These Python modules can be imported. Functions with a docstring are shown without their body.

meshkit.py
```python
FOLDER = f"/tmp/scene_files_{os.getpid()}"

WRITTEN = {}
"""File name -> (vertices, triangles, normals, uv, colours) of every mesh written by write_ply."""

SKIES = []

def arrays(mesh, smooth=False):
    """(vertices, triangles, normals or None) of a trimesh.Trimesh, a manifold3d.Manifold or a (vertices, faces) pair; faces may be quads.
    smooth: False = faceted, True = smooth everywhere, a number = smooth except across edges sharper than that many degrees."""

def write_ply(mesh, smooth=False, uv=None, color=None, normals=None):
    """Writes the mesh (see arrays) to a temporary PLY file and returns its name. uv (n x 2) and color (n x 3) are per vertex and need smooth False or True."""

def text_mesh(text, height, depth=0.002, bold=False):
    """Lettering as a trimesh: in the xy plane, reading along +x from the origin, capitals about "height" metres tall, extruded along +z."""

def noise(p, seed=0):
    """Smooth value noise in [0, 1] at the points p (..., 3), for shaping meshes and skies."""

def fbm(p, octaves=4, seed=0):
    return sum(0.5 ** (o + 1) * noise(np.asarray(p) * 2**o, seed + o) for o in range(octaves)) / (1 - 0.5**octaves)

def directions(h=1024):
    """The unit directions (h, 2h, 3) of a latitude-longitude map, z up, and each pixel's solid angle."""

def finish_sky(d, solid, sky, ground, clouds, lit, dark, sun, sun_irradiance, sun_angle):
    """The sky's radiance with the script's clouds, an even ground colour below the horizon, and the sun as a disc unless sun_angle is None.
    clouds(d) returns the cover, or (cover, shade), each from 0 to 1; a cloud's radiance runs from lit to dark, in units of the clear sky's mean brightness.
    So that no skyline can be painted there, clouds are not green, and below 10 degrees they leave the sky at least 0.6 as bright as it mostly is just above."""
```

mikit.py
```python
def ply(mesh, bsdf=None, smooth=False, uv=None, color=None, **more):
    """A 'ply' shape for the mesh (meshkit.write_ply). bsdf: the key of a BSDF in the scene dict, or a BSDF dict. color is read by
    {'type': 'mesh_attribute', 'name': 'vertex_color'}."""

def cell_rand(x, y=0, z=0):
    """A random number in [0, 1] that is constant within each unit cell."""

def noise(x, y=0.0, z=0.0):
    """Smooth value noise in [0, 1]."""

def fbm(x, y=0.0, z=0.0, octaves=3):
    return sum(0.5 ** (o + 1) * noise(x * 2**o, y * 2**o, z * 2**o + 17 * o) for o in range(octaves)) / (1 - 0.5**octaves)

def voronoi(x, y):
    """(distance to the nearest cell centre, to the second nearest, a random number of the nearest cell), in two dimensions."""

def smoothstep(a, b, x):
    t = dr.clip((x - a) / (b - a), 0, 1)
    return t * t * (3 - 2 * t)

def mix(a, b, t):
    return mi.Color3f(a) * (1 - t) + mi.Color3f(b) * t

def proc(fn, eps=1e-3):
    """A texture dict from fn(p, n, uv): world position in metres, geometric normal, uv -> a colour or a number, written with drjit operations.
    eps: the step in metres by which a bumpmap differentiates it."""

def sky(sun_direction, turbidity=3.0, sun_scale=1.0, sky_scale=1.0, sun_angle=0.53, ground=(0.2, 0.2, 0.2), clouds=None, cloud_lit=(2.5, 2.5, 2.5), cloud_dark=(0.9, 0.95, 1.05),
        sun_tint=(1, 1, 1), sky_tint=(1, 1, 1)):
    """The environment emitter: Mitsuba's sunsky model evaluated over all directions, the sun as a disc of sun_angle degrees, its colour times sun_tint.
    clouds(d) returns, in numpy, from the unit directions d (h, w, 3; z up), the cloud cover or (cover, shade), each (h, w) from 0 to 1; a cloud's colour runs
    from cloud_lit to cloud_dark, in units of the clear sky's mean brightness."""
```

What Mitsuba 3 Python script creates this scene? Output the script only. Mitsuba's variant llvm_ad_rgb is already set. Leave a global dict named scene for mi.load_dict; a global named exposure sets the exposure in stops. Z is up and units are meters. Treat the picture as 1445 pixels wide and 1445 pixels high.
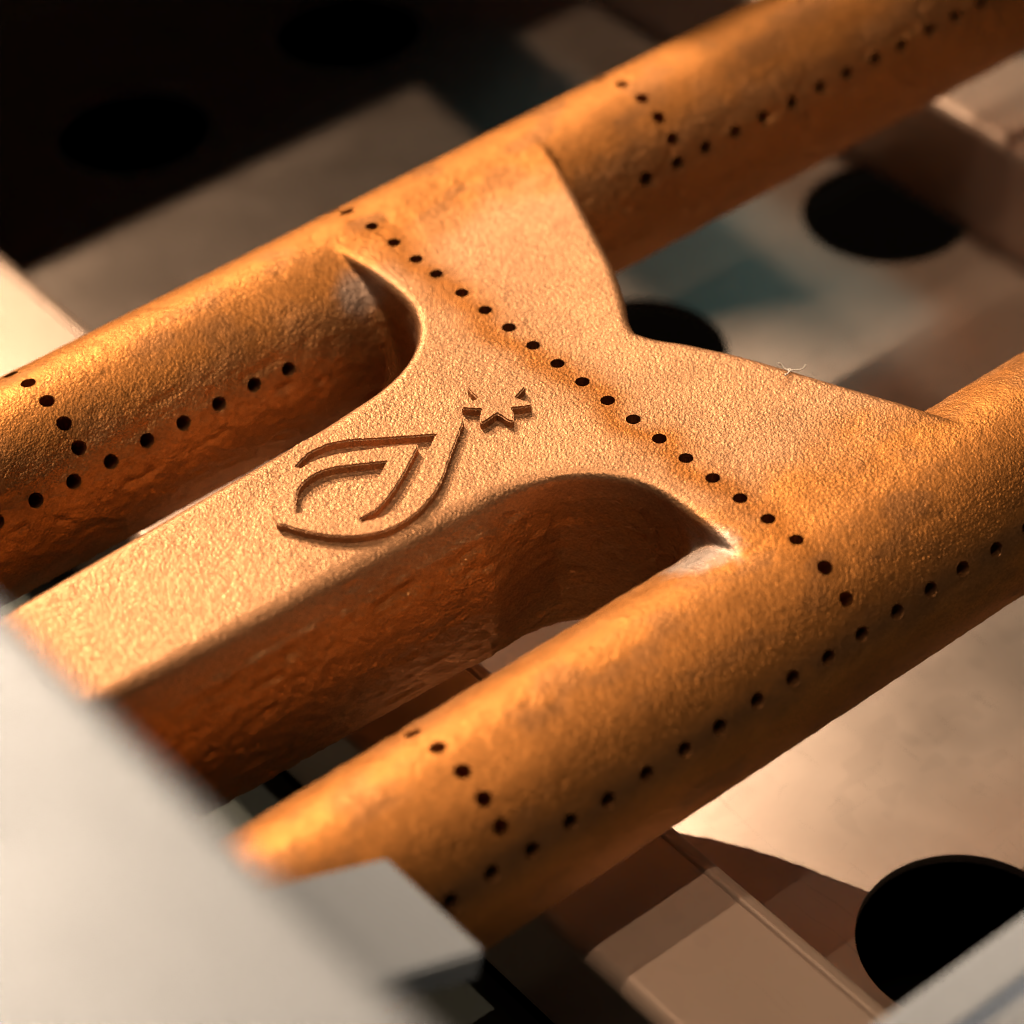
import math
import numpy as np, trimesh, manifold3d as m3, shapely
import shapely.geometry as sg
import drjit as dr
import mitsuba as mi
import mikit, meshkit
from mikit import noise, fbm, smoothstep, mix

T = mi.ScalarTransform4f
U = 0.006                     # one port pitch of the burner, in metres; lengths below are in pitches
scene, labels = {}, {}
exposure = 0.10

# ------------------------------------------------------------------ camera
EYE = np.array([-31.735, -39.400, 41.708])
FWD = np.array([0.44833, 0.58866, -0.67266])
RIGHT = np.array([0.77385, -0.63225, -0.03752])
UP = np.cross(RIGHT, FWD)
scene['camera'] = {'type': 'thinlens', 'fov': 20.036, 'fov_axis': 'x',
                   'to_world': T().look_at(origin=(EYE * U).tolist(), target=((EYE + FWD * 60) * U).tolist(), up=UP.tolist()),
                   'aperture_radius': 0.68 * U, 'focus_distance': 64.2 * U, 'near_clip': 0.02, 'far_clip': 20.0}

# ------------------------------------------------------------------ lamps, all out of view
def lamp(name, pos, aim, size, rgb, label, category):
    """A flat lamp head: a housing box with a glowing pane, pos and aim in pitches, size in pitches."""
    to = T().look_at(origin=(np.array(pos) * U).tolist(), target=(np.array(aim) * U).tolist(), up=[0.3, 0.2, 0.9])
    hw, hh = size
    scene[name + '__housing'] = {'type': 'cube', 'to_world': to @ T().translate([0, 0, -2.2 * U]) @ T().scale([(hw + 1) * U, (hh + 1) * U, 2 * U]),
                                 'bsdf': {'type': 'ref', 'id': 'black_paint'}}
    scene[name + '__pane'] = {'type': 'rectangle', 'to_world': to @ T().scale([hw * U, hh * U, 1]), 'bsdf': {'type': 'ref', 'id': 'black_paint'},
                              'emitter': {'type': 'area', 'radiance': {'type': 'rgb', 'value': list(rgb)}}}
    labels[name] = {'label': label, 'category': category}

WARM = np.array([1.0, 0.69, 0.44])
COOL = np.array([0.86, 0.95, 1.0])
scene['black_paint'] = {'type': 'diffuse', 'reflectance': {'type': 'rgb', 'value': [0.02, 0.02, 0.02]}}
def spot(name, pos, aim, rgb, cutoff, beam, label):
    """A small spotlight: a lamp can with a point source with a limited cone."""
    to = T().look_at(origin=(np.array(pos) * U).tolist(), target=(np.array(aim) * U).tolist(), up=[0.3, 0.2, 0.9])
    scene[name + '__can'] = {'type': 'cylinder', 'p0': [0, 0, -14 * U], 'p1': [0, 0, -0.5 * U], 'radius': 5 * U, 'to_world': to, 'bsdf': {'type': 'twosided', 'bsdf': {'type': 'ref', 'id': 'black_paint'}}}
    scene[name + '__beam'] = {'type': 'spot', 'to_world': to, 'intensity': {'type': 'rgb', 'value': list(rgb)}, 'cutoff_angle': cutoff, 'beam_width': beam}
    labels[name] = {'label': label, 'category': 'lamp'}

AD = np.array([0.11, 0.70, 0.70]); AD = AD / np.linalg.norm(AD)
lamp('unseen_back_lamp', tuple(AD * 420), (0, 0, 0), (5, 5), WARM * 1900, 'unseen small warm lamp behind the grill, the higher of two', 'lamp')  # out of view, placed to light the burner from behind
AL = np.array([0.14, 0.84, 0.53]) / np.linalg.norm([0.14, 0.84, 0.53])
lamp('unseen_back_lamp_001', tuple(AL * 420), (0, 0, 0), (5, 5), WARM * 4900, 'unseen small warm lamp behind the grill, the lower of two', 'lamp')  # unseen, set low so the back wall keeps it off the far floor
spot('unseen_overhead_spot', (-6, 10, 256), (5, -4, 0), WARM * 2.1, 5.0, 3.4, 'unseen warm spotlight placed straight above the burner')  # unseen, placed to light the burner top and the rail
spot('unseen_overhead_spot_001', (-6, -60, 250), (6, -7, 0), WARM * 2.1, 4.7, 3.2, 'unseen warm spotlight placed above and in front of the burner')  # unseen, placed to light the near rail, floor and tube fronts
spot('unseen_back_spot', (118, 158, 170), (3.5, -10, -10), WARM * 1.9, 3.1, 1.7, 'unseen narrow warm spotlight far behind the right corner, placed to light the near floor')  # out of view, aimed through the notch to brighten the near floor
lamp('unseen_soft_lamp', (-150, -40, 190), (-5, -5, 0), (45, 45), COOL * 0.35, 'unseen wide cool soft lamp high to the left of the camera', 'lamp')  # unseen source, gives the shaded parts a dim cool light
lamp('unseen_cool_panel', (205, 165, 150), (12, 6, -7), (45, 42), np.array([.50, .92, .85]) * 0.26, 'unseen large dim cool panel behind and to the right, placed to tint the floor reflections', 'lamp')  # unseen panel, no known window; tints the floor reflections teal

# ------------------------------------------------------------------ helpers
def add(key, mesh, mat, smooth=35):
    if hasattr(mesh, 'to_mesh'):
        q = mesh.to_mesh(); v, f = np.array(q.vert_properties[:, :3], float), np.array(q.tri_verts)
    else:
        v, f = np.array(mesh.vertices, float), np.array(mesh.faces)
    scene[key] = mikit.ply(trimesh.Trimesh(v * U, f, process=False), mat, smooth=smooth)

def tag(key, label, category=None, group=None, kind=None):
    d = {'label': label}
    if category: d['category'] = category
    if group: d['group'] = group
    if kind: d['kind'] = kind
    labels[key] = d

def ply_profile(points, y0, y1):
    """A closed xz profile swept along y."""
    cs = m3.CrossSection([np.array(points, float)], m3.FillRule.NonZero)
    return m3.Manifold.extrude(cs, y1 - y0).rotate([90, 0, 0]).translate([0, y1, 0])

def poly_profile(poly, y0, y1):
    return ply_profile(np.array(poly.exterior.coords)[:-1], y0, y1)

def rounded(poly, r, seg=8):
    return poly.buffer(-r, quad_segs=seg).buffer(2 * r, quad_segs=seg).buffer(-r, quad_segs=seg)

# ------------------------------------------------------------------ materials
def steel(key, base, rough, diff, diff_w, seed=0.0):
    def rgh(p, n, uv):
        x, y, z = p.x / U, p.y / U, p.z / U
        return rough + 0.10 * (fbm(x * 0.35 + seed, y * 0.35, z * 0.35, 3) - 0.5)
    def col(p, n, uv):
        x, y, z = p.x / U, p.y / U, p.z / U
        t = fbm(x * 0.5 + seed, y * 0.5 + 3, z * 0.5, 4)
        s = smoothstep(0.60, 0.75, noise(x * 2.3 + seed, y * 2.3, 5.0)) * smoothstep(0.55, 0.7, noise(x * 0.4, y * 0.4, seed + 2.0))
        w = fbm(x * 0.7, y * 0.7, seed + 4.0, 2) * 1.2
        scr = smoothstep(0.90, 0.95, noise(x * 26 + w * 9, y * 0.55 + seed, z * 3)) * 0.15 + smoothstep(0.93, 0.97, noise(x * 0.8 + y * 17 + w * 14, y * 0.5 - x * 0.7, z)) * 0.10
        return mix(base, [b * 0.80 for b in base], t) * (1 - 0.06 * s) * (1 - scr)
    scene[key] = {'type': 'twosided', 'bsdf': {'type': 'blendbsdf', 'weight': diff_w,
        'm': {'type': 'principled', 'base_color': mikit.proc(col), 'metallic': 1.0, 'roughness': mikit.proc(rgh), 'specular': 0.5},
        'd': {'type': 'diffuse', 'reflectance': {'type': 'rgb', 'value': list(diff)}}}}

steel('floor_steel', (0.56, 0.48, 0.435), 0.27, (0.50, 0.38, 0.31), 0.11)
steel('rail_steel', (0.62, 0.50, 0.43), 0.36, (0.60, 0.46, 0.38), 0.50, seed=7.0)
steel('wall_steel', (0.50, 0.59, 0.72), 0.45, (0.50, 0.59, 0.72), 0.55, seed=13.0)
steel('lid_steel', (0.60, 0.55, 0.50), 0.45, (0.42, 0.36, 0.31), 0.6, seed=21.0)
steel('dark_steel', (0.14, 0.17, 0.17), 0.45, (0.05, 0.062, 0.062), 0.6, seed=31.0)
scene['hole_black'] = {'type': 'twosided', 'bsdf': {'type': 'diffuse', 'reflectance': {'type': 'rgb', 'value': [0.003, 0.003, 0.003]}}}  # near-black colour stands in for the shade below the floor holes

CY, RT, = 7.525, 2.314          # tube axis (y = +-CY, z = -RT) and radius

def burner_col(p, n, uv):
    x, y, z = p.x / U, p.y / U, p.z / U
    wob = fbm(x * 0.9, y * 0.9, z * 0.9, 3) - 0.5
    tan = mi.Color3f(0.52, 0.28, 0.145)
    orange = mi.Color3f(0.52, 0.205, 0.042)
    # heat tint along the burner tubes and along the row of ports across the bridge
    tube = smoothstep(4.9, 6.6, dr.abs(y) + wob * 1.6)
    band = dr.exp(-dr.square((x + 0.15 + wob * 0.9) / 0.52)) * 0.85
    c = mix(tan, orange, tube * 0.85)
    c = mix(c, mi.Color3f(0.36, 0.135, 0.026), band * 1.1 * (1 - smoothstep(7.2, 8.8, dr.abs(y))))
    side = smoothstep(-0.25, -1.1, z) * (1 - tube)          # as-cast skin, toned darker than the top; part of it is shade in the colour
    c = mix(c, mi.Color3f(0.50, 0.225, 0.07), side * 0.85)
    # brown oxide clouds
    cl = smoothstep(0.46, 0.72, fbm(x * 0.55 + 4, y * 0.55, z * 0.55 + 2, 4))
    c = c * (1 - 0.16 * cl)
    brown = smoothstep(0.52, 0.70, fbm(x * 0.8 + 11, y * 1.2, z * 1.2 + 5, 4)) * tube
    c = mix(c, mi.Color3f(0.24, 0.12, 0.055), 0.45 * brown)
    # soot-brown stain following the rows of ports in the tubes
    ang = dr.atan2(CY - y, z + RT)
    angf = dr.atan2(-CY - y, z + RT)
    a = dr.select(y > 0, ang, angf)
    row = dr.exp(-dr.square((a - 1.13) / 0.17)) * tube * smoothstep(0.30, 0.62, fbm(x * 1.3 + 2, y * 1.3, z * 1.3, 3) + 0.12)
    c = mix(c, mi.Color3f(0.16, 0.09, 0.05), 0.65 * row)
    # chalky grey residue in the ends of the two slots
    for cx, cy, cz, rr, w in ((-1.7, -6.35, -0.5, 1.0, 0.75), (-1.5, 5.9, -0.6, 0.7, 0.5), (-1.05, 3.9, -0.9, 0.8, 0.25)):
        d = dr.sqrt(dr.square(x - cx) + dr.square((y - cy) * 0.8) + dr.square(z - cz))
        c = mix(c, mi.Color3f(0.46, 0.44, 0.43), w * smoothstep(1.0, 0.25, d / rr + wob * 0.9 + 0.25 * (noise(x * 7, y * 7, z * 7) - 0.5)))
    g = noise(x * 19, y * 19, z * 19) * 0.5 + noise(x * 36, y * 36, z * 36) * 0.5
    return c * (0.66 + 0.68 * g)

def burner_hgt(p, n, uv):
    x, y, z = p.x / U, p.y / U, p.z / U
    rough = 1 + 0.9 * smoothstep(-0.12, -0.8, z)
    return rough * (noise(x * 20, y * 20, z * 20) * 0.55 + noise(x * 37 + 3, y * 37, z * 37) * 0.50)

def burner_rgh(p, n, uv):
    x, y, z = p.x / U, p.y / U, p.z / U
    return 0.44 + 0.14 * noise(x * 18, y * 18, z * 18)

scene['cast_bronze'] = {'type': 'twosided', 'bsdf': {'type': 'bumpmap', 'height': mikit.proc(burner_hgt, eps=0.00008), 'scale': 0.00010,
    'bsdf': {'type': 'principled', 'base_color': mikit.proc(burner_col), 'metallic': 0.93, 'roughness': mikit.proc(burner_rgh), 'specular': 0.5}}}

# ------------------------------------------------------------------ grill floor: perforated sheet, near-black backing below
ZF = -10.0
HOLES = [(1.35, -12.1), (11.1, -12.1), (20.9, -12.1), (9.6, 8.6), (19.4, 8.7), (29.2, 8.7), (-3.6, 27.4), (5.1, 27.5), (13.5, 27.5), (-12.4, 27.4), (22.3, 27.5), (-12, 8.6), (-12, -12)]
cs = m3.CrossSection.square([46, 60]).translate([-7.0, -22])
cs = cs - m3.CrossSection.compose([m3.CrossSection.circle(2.5, 72).translate(h) for h in HOLES if True])
floor = m3.Manifold.extrude(cs, 0.26).translate([0, 0, ZF - 0.26])
add('floor', floor, 'floor_steel', smooth=30)
tag('floor', 'bright stainless steel grill floor pierced by a grid of large round holes', kind='structure')
add('lower_floor', m3.Manifold.cube([14.2, 58, .16]).translate([-21.0, -22, ZF - 1.6]), 'dark_steel', smooth=False)  # separate sheet in darker steel than the pierced floor
tag('lower_floor', 'dark floor sheet left of the support rail', kind='structure')
dark_sheet = m3.Manifold.cube([70, 66, 0.3]).translate([-26, -26, ZF - 16])  # backing sheet put in so the floor holes look dark
add('hole_darkness', dark_sheet, 'hole_black', smooth=False)
tag('hole_darkness', 'black sheet under the floor standing in for the darkness in the round holes', 'dark_sheet')

# ------------------------------------------------------------------ support rails under the burner
def rail(key, x0, x1, ztop, flange, label, lip_side):
    prof = sg.Polygon([(x0, ZF + .02), (x0, ztop), (x1, ztop), (x1, ZF + .02)])
    prof = rounded(prof, 0.38)
    prof = shapely.union_all([prof, sg.box(x0 + .05, ZF + .012, x1 - .05, ZF + .3)])
    if flange: prof = prof.union(sg.box(x0 - flange, ZF + .012, x0 + .2, ZF + .14))
    add(key + '__channel', poly_profile(prof, -21.5, 35.5), 'rail_steel', smooth=30)
    bx = x1 - 0.42 if lip_side > 0 else x0 + 0.42
    bead = sg.Point(bx, ztop - .03).buffer(0.11, quad_segs=8)
    add(key + '__bead', poly_profile(bead, -21.4, 35.4), 'rail_steel', smooth=30)
    tag(key, label, 'rail', 'steel rails that carry the burner')
rail('support_rail', -7.3, -3.42, -6.35, 0, 'steel channel rail passing under the burner, with a pressed bead along one edge', 1)
rail('support_rail_001', 20.55, 24.4, -6.35, 0, 'steel channel rail in the upper right corner beyond the far tube', -1)

# ------------------------------------------------------------------ side wall (blurred foreground, left) with folded tab
prof = rounded(sg.Polygon([(-20.1, ZF), (-20.1, 15.0), (-52, 15.6), (-52, 13.6), (-20.9, 13.6), (-20.9, ZF)]), 0.35)
add('side_wall__panel', poly_profile(prof, -46, 34), 'wall_steel', smooth=40)
tag('side_wall', 'pale brushed steel side wall of the grill, blurred in the near left corner', 'wall')
sl = (1.0 - 0.0) / (-14.2 + 12.0)
tabp = sg.LineString([(-20.3, 0.0 + sl * (-20.3 + 12.0)), (-12.05, 0.03), (-11.98, -0.02)]).buffer(0.09, quad_segs=4)
tab = poly_profile(tabp, -11.8, -8.93)
lipc = sg.LineString([(-16.4, sl * (-16.4 + 12.0)), (-12.0, 0.0)])
lip = poly_profile(sg.Polygon([(-20.3, sl * -8.3 + .05), (-12.0, .05), (-12.15, -.5), (-20.3, sl * -8.3 - .55)]), -11.9, -11.74)
add('side_wall__tab', tab + lip, 'wall_steel', smooth=30)
tag('side_wall__tab', 'small folded steel tab reaching over the end of the near tube')

# ------------------------------------------------------------------ front wall (blurred rim, lower right)
fr = m3.Manifold.extrude(m3.CrossSection([np.array(rounded(sg.Polygon([(-18.2, -9), (-18.2, 1.0), (-19.15, 1.0), (-19.2, .72), (-19.45, .72), (-19.5, 1.0), (-27, .4), (-27, -.3), (-19, .1), (-18.6, -9)]), .07).exterior.coords)[:-1]], m3.FillRule.NonZero), 60)
# profile is (y, z): lay it along x
q = fr.to_mesh(); v = np.array(q.vert_properties[:, :3]); v = np.stack([v[:, 2] - 15.5, v[:, 0], v[:, 1]], 1)
add('front_wall__rim', trimesh.Trimesh(v, np.array(q.tri_verts), process=False), 'wall_steel', smooth=40)
tag('front_wall', 'blurred steel front rim of the grill cutting across the lower right corner', 'wall')

add('front_wall__added_dark_panel', m3.Manifold.cube([60, .08, 10.2]).translate([-15.4, -18.17, ZF + .05]), 'dark_steel', smooth=False)  # added dark face, cuts light bounced from the rim onto the tube
add('side_wall__added_dark_panel', m3.Manifold.cube([.08, 54, 23.5]).translate([-20.07, -18, ZF + .05]), 'dark_steel', smooth=False)  # added dark face, keeps the side wall from bouncing light inward
# ------------------------------------------------------------------ back wall and post (out of view, placed to shade the far floor)
add('unseen_back_wall__panel', m3.Manifold.cube([90, 0.6, 15.8]).translate([-30, 35.6, ZF - 2]), 'dark_steel', smooth=False)
add('unseen_back_wall__unseen_post', m3.Manifold.cube([3.8, 1.2, 40]).translate([14.9, 36.3, ZF + 8]), 'dark_steel', smooth=False)  # unseen, placed to cast the dark gap across the far floor
tag('unseen_back_wall', 'dark back wall and post of the grill, out of view, placed to shade the far floor', 'wall')

# ------------------------------------------------------------------ the burner
H = 0.075
X0, X1 = -19.6, 25.5
gx, gy, gz = np.arange(X0 - 3 * H, X1 + 3 * H, H), np.arange(-10.2, 10.2 + H, H), np.arange(-5.0, 0.32, H)

def catmull(pts, n=8):
    p = np.array(pts, float); p = np.vstack([2 * p[0] - p[1], p, 2 * p[-1] - p[-2]])
    out = []
    for i in range(1, len(p) - 2):
        for t in np.arange(n) / n:
            a, b, c, d = p[i - 1], p[i], p[i + 1], p[i + 2]
            out.append(0.5 * (2 * b + (c - a) * t + (2 * a - 5 * b + 4 * c - d) * t**2 + (3 * b - a - 3 * c + d) * t**3))
    out.append(p[-2]); return np.array(out)

stem = catmull([(X0 + .3, 1.45), (-15, 1.6), (-11.6, 1.74), (-9.0, 1.84), (-6.5, 1.93), (-5.0, 2.0), (-3.6, 2.2), (-2.7, 2.5), (-1.95, 2.97), (-1.42, 3.6), (-1.13, 4.3), (-1.05, 5.1), (-1.06, 6.0), (-1.2, 7.0), (-1.3, 7.55)])
notch = catmull([(5.42, 7.55), (5.35, 7.3), (5.16, 6.7), (4.8, 5.75), (4.22, 4.4), (3.72, 3.2), (3.24, 2.12), (2.68, 1.12), (2.25, .48), (2.05, 0.0)])
half = np.vstack([stem, notch])
outline = np.vstack([half, (half * [1, -1])[::-1][1:]])
body_poly = sg.Polygon(outline).buffer(0)

def poly_sdf(poly, px, py):
    ring = np.array(poly.exterior.coords)
    d2 = np.full(px.shape, 1e9, np.float32); inside = np.zeros(px.shape, bool)
    for (ax, ay), (bx, by) in zip(ring[:-1], ring[1:]):
        ex, ey = bx - ax, by - ay; L = ex * ex + ey * ey
        if L < 1e-12: continue
        wx, wy = px - ax, py - ay
        t = np.clip((wx * ex + wy * ey) / L, 0, 1)
        d2 = np.minimum(d2, (wx - ex * t)**2 + (wy - ey * t)**2)
        cross = ((ay <= py) != (by <= py))
        if ey != 0: inside ^= cross & (px < ax + (py - ay) / ey * ex)
    return np.where(inside, -1, 1).astype(np.float32) * np.sqrt(d2)

PX, PY = np.meshgrid(gx.astype(np.float32), gy.astype(np.float32), indexing='ij')
sd2 = poly_sdf(body_poly, PX, PY)

def smin(a, b, k):
    h = np.maximum(k - np.abs(a - b), 0) / k
    return np.minimum(a, b) - h * h * k * 0.25

Z = gz.astype(np.float32)[None, None, :]
X, Y = PX[:, :, None], PY[:, :, None]
# body: the outline grown by the rounding of its top edge, bulging a little below the top as a casting does
RO = 0.22
depth = np.clip(-Z, 0, 5)
flare = 0.85 * np.sin(np.clip(depth / 5.2, 0, 1) ** 0.9 * math.pi) 
a2 = sd2[:, :, None] - flare * np.clip((-2.5 - X) / 2, 0, 1) - 0.05 + RO
top = Z + RO
bot = -(Z + 4.55) + RO
zz = np.maximum(top, bot)
body = np.minimum(np.maximum(a2, zz), 0) + np.sqrt(np.maximum(a2, 0)**2 + np.maximum(zz, 0)**2) - RO
del a2
rad = np.sqrt((np.abs(Y) - CY)**2 + (Z + RT)**2)
cap = np.maximum(np.maximum(X - (X1 - RT), (X0 + RT) - X), 0)
tube = np.where(X < 0, np.maximum(rad - RT, X0 + .2 - X), np.sqrt(rad**2 + cap**2) - RT).astype(np.float32)
# flash line left by the two halves of the mould
zs = -3.95
field = smin(body, tube, (0.02 + 0.40 * np.clip((-Z - 0.25) / 0.9, 0, 1)).astype(np.float32))
field = field - 0.06 * np.exp(-((Z - zs) / 0.09)**2).astype(np.float32) - 0.05 * np.exp(-((Z + 4.25) / 0.12)**2).astype(np.float32) * (X < 0)
field = np.maximum(field, X0 + .2 - X).astype(np.float32)     # sawn off behind the side wall
del body, tube, rad, cap

def surface_nets(f, org, h):
    s = f < 0
    nx, ny, nz = (k - 1 for k in f.shape)
    cnt = np.zeros((nx, ny, nz), np.int8)
    for i, j, k in np.ndindex(2, 2, 2): cnt += s[i:i + nx, j:j + ny, k:k + nz]
    act = (cnt > 0) & (cnt < 8); del cnt
    ids = np.full(act.shape, -1, np.int32); c = np.argwhere(act); ids[act] = np.arange(len(c))
    acc, num = np.zeros((len(c), 3)), np.zeros(len(c))
    corner = {q: f[c[:, 0] + q[0], c[:, 1] + q[1], c[:, 2] + q[2]].astype(float) for q in np.ndindex(2, 2, 2)}
    for q in np.ndindex(2, 2, 2):
        for ax in range(3):
            if q[ax]: continue
            r = list(q); r[ax] = 1; fa, fb = corner[q], corner[tuple(r)]
            m = (fa < 0) != (fb < 0)
            t = np.where(m, fa / np.where(m, fa - fb, 1), 0)
            pt = np.tile(np.array(q, float), (len(c), 1)); pt[:, ax] += t
            acc[m] += pt[m]; num[m] += 1
    v = org + (c + acc / num[:, None]) * h
    faces = []
    for ax in range(3):
        sl0, sl1 = [slice(None)] * 3, [slice(None)] * 3
        sl0[ax] = slice(0, -1); sl1[ax] = slice(1, None)
        e = np.argwhere(s[tuple(sl0)] != s[tuple(sl1)])
        b, d = (ax + 1) % 3, (ax + 2) % 3
        e = e[(e[:, b] > 0) & (e[:, d] > 0)]
        o = np.zeros((4, 3), int); o[1, b] = -1; o[2, b] = -1; o[2, d] = -1; o[3, d] = -1
        qd = np.stack([ids[tuple((e + w).T)] for w in o], 1)
        flip = ~s[tuple(e.T)]
        qd[flip] = qd[flip][:, ::-1]
        faces.append(qd)
    qd = np.vstack(faces)
    return v, np.vstack([qd[:, [0, 1, 2]], qd[:, [0, 2, 3]]])

V, F = surface_nets(field, np.array([gx[0], gy[0], gz[0]]), H)
del field
# cast skin: shallow lumps, rougher on the sides than on the top face
tm = trimesh.Trimesh(V, F, process=False)
N = np.array(tm.vertex_normals)
sidew = 0.25 + 1.25 * np.clip((-V[:, 2] - 0.1) / 1.2, 0, 1)
tubew = np.clip((np.abs(V[:, 1]) - 5.2) / 1.5, 0, 1) * 0.15
tubew = np.clip((np.abs(V[:, 1]) - 5.2) / 1.5, 0, 1)
amp = np.where(V[:, 2] > -.3, .3, 1) * sidew * (1 - tubew) + tubew * (0.22 + 0.30 * np.clip((-V[:, 2] - .5) / 1.2, 0, 1)) + .05
lump = (meshkit.fbm(V * 2.6, 3, 5) - 0.5) * 0.040 + (meshkit.noise(V * 6.1, 9) - 0.5) * 0.030
scar = np.zeros(len(V))
for z0, a0, w0, sd in ((-0.75, .035, .07, 3), (-3.3, .06, .08, 8), (-2.3, .025, .07, 12), (-1.5, .02, .07, 21)):
    zc = z0 + 0.25 * (meshkit.noise(np.stack([V[:, 0] * .8, V[:, 0] * 0 + sd, V[:, 0] * 0], 1), sd) - .5)
    on = np.clip(meshkit.fbm(np.stack([V[:, 0] * 2.0, V[:, 0] * 0 + sd * 3, V[:, 2] * .5], 1), 3, sd) - .36, 0, .3) / .3
    scar += a0 * on * np.exp(-((V[:, 2] - zc) / w0)**2) * (V[:, 0] < 1)
pits = -0.05 * np.clip(meshkit.noise(V * [2.2, 3.2, 3.2], 31) - 0.72, 0, 1) / 0.28
V = V + N * (amp * (lump + pits) + scar * (np.abs(V[:, 1]) < 3.6))[:, None]
burner = m3.Manifold(m3.Mesh(V.astype(np.float32), F.astype(np.uint32)))
print('burner status', burner.status(), burner.num_tri())

# ports
rng = np.random.default_rng(4)
def port(x, cy, deg, rad=0.172):
    a = math.radians(deg)
    n = np.array([0, -math.sin(a), math.cos(a)])
    p = np.array([x, cy, -RT]) + n * (RT + 0.12)
    c = m3.Manifold.cylinder(1.35, rad * rng.uniform(.94, 1.05), rad * 1.0, 40).translate([0, 0, -1.35])
    c = c + m3.Manifold.cylinder(0.07 + .12, rad, rad + 0.075, 40).translate([0, 0, -0.15])
    return c.rotate([deg, 0, 0]).translate(p.tolist())
ports = []
for k in range(18):
    y = 7.255 - 0.871 * k + (0.10 if k == 3 else 0)
    ports.append(m3.Manifold.cylinder(2.0, .166, .166, 40).translate([0, y, -1.6]))
for d in (-19, -34): ports.append(port(0, CY, d))
for d in (23, 43): ports.append(port(0, -CY, d))
for n in range(31): ports.append(port(-10.98 + n + rng.normal(0, .02), -CY, 64 + rng.normal(0, .5)))
for n in range(-1, 9): ports.append(port(-11.86 + n + rng.normal(0, .02), CY, 61 + rng.normal(0, .5)))
for n in range(0, 16): ports.append(port(7.24 + n + rng.normal(0, .02), CY, 61, 0.195 if n == 0 else .180))
for x, cy in ((-9.38, -CY), (8.42, CY), (-9.40, CY)):
    for d in (-47, -29, -7, 12.5, 30, 46): ports.append(port(x, cy, d))
burner = burner - m3.Manifold.batch_boolean(ports, m3.OpType.Add)
add('gas_burner__casting', burner, 'cast_bronze', smooth=38)
tag('gas_burner', 'rust-orange cast burner of two long tubes joined by a flat bridge, pierced by small ports', 'burner')

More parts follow.
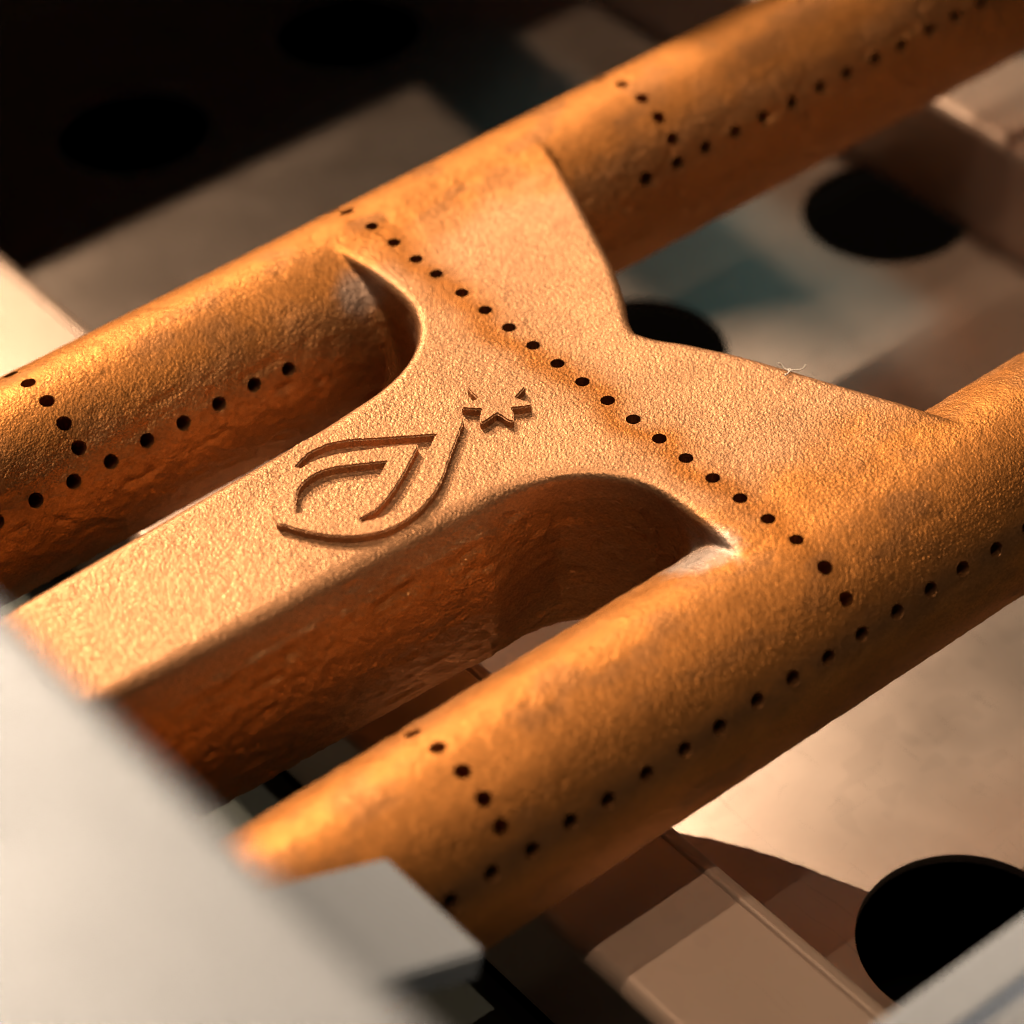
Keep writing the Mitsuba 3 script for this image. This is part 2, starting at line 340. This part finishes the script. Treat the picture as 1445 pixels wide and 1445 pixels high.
# emblem, raised from the top face
def sym(pts):
    p = np.array(pts, float); return np.vstack([p, (p * [1, -1])[::-1]])
drop = catmull([(-2.95, 0.0), (-3.9, .72), (-4.72, 1.34), (-5.6, 1.70), (-6.4, 1.72), (-7.05, 1.40), (-7.56, .85), (-8.0, .04)])
g_out = catmull([(-3.68, 0.0), (-4.5, .58), (-5.4, 1.22), (-6.1, 1.38), (-6.72, 1.20)])
g_in = catmull([(-6.62, 1.05), (-6.2, 1.06), (-5.66, .86), (-5.0, .50), (-4.22, .0)])
core = catmull([(-5.03, 0.0), (-5.67, .42), (-6.24, .70), (-6.8, .70), (-7.2, .46), (-7.56, .03)])
emb = sg.Polygon(sym(drop)).buffer(0) - sg.Polygon(np.vstack([g_out, g_in, (g_in * [1, -1])[::-1], (g_out * [1, -1])[::-1]])).buffer(0) - sg.Polygon(sym(core)).buffer(0)
star = sg.Polygon([(-2.0 + r * math.cos(a), r * math.sin(a)) for k in range(14) for a, r in [(k * math.pi / 7, 0.83 if k % 2 == 0 else 0.40)]])

def raised(poly, ztop, seed):
    poly = poly.buffer(-.03, quad_segs=4).buffer(.05, quad_segs=4).buffer(-.02, quad_segs=4)
    r = np.random.default_rng(seed)
    rings = []
    for p in getattr(poly, 'geoms', [poly]):
        for ring in [p.exterior] + list(p.interiors):
            n = int(ring.length / 0.05)
            q = np.array([ring.interpolate(i / n, normalized=True).coords[0] for i in range(n)])
            rings.append(q + (r.random((n, 2)) - .5) * 0.022)
    cs = m3.CrossSection(rings, m3.FillRule.EvenOdd)
    parts = [m3.Manifold.extrude(cs.offset(0.03, m3.JoinType.Round), ztop + .25 - .04), m3.Manifold.extrude(cs, ztop + .25)]
    return (parts[0] + parts[1]).translate([0, 0, -.25])
add('gas_burner__emblem', raised(emb, 0.21, 1), 'cast_bronze', smooth=25)
tag('gas_burner__emblem', 'raised flame-shaped emblem of nested drops')
add('gas_burner__star', raised(star, 0.21, 2), 'cast_bronze', smooth=25)
tag('gas_burner__star', 'small raised seven-pointed star at the tip of the flame emblem')

# ------------------------------------------------------------------ lint caught on the casting
scene['lint'] = {'type': 'twosided', 'bsdf': {'type': 'diffuse', 'reflectance': {'type': 'rgb', 'value': [0.85, 0.83, 0.8]}}}
def fibre(p0, n, step, seed, key, r=0.017):
    g = np.random.default_rng(seed); d = g.normal(0, 1, 3); p = [np.array(p0, float)]
    for _ in range(n):
        d = d + g.normal(0, .5, 3); d[2] = abs(d[2]) * .6; d /= np.linalg.norm(d); p.append(p[-1] + d * step)
    hull = [m3.Manifold.hull(m3.Manifold.compose([m3.Manifold.sphere(r, 8).translate(p[i].tolist()), m3.Manifold.sphere(r, 8).translate(p[i + 1].tolist())])) for i in range(n)]
    add(key, m3.Manifold.batch_boolean(hull, m3.OpType.Add), 'lint', smooth=40)
for i, sd in enumerate((3, 5, 8)):
    fibre((3.72, -3.35, 0.02), 9, .055, sd, 'lint_tuft__fibre' + ('' if i == 0 else '_%03d' % i))
tag('lint_tuft', 'tiny pale tuft of lint on the right edge of the bridge', 'lint')
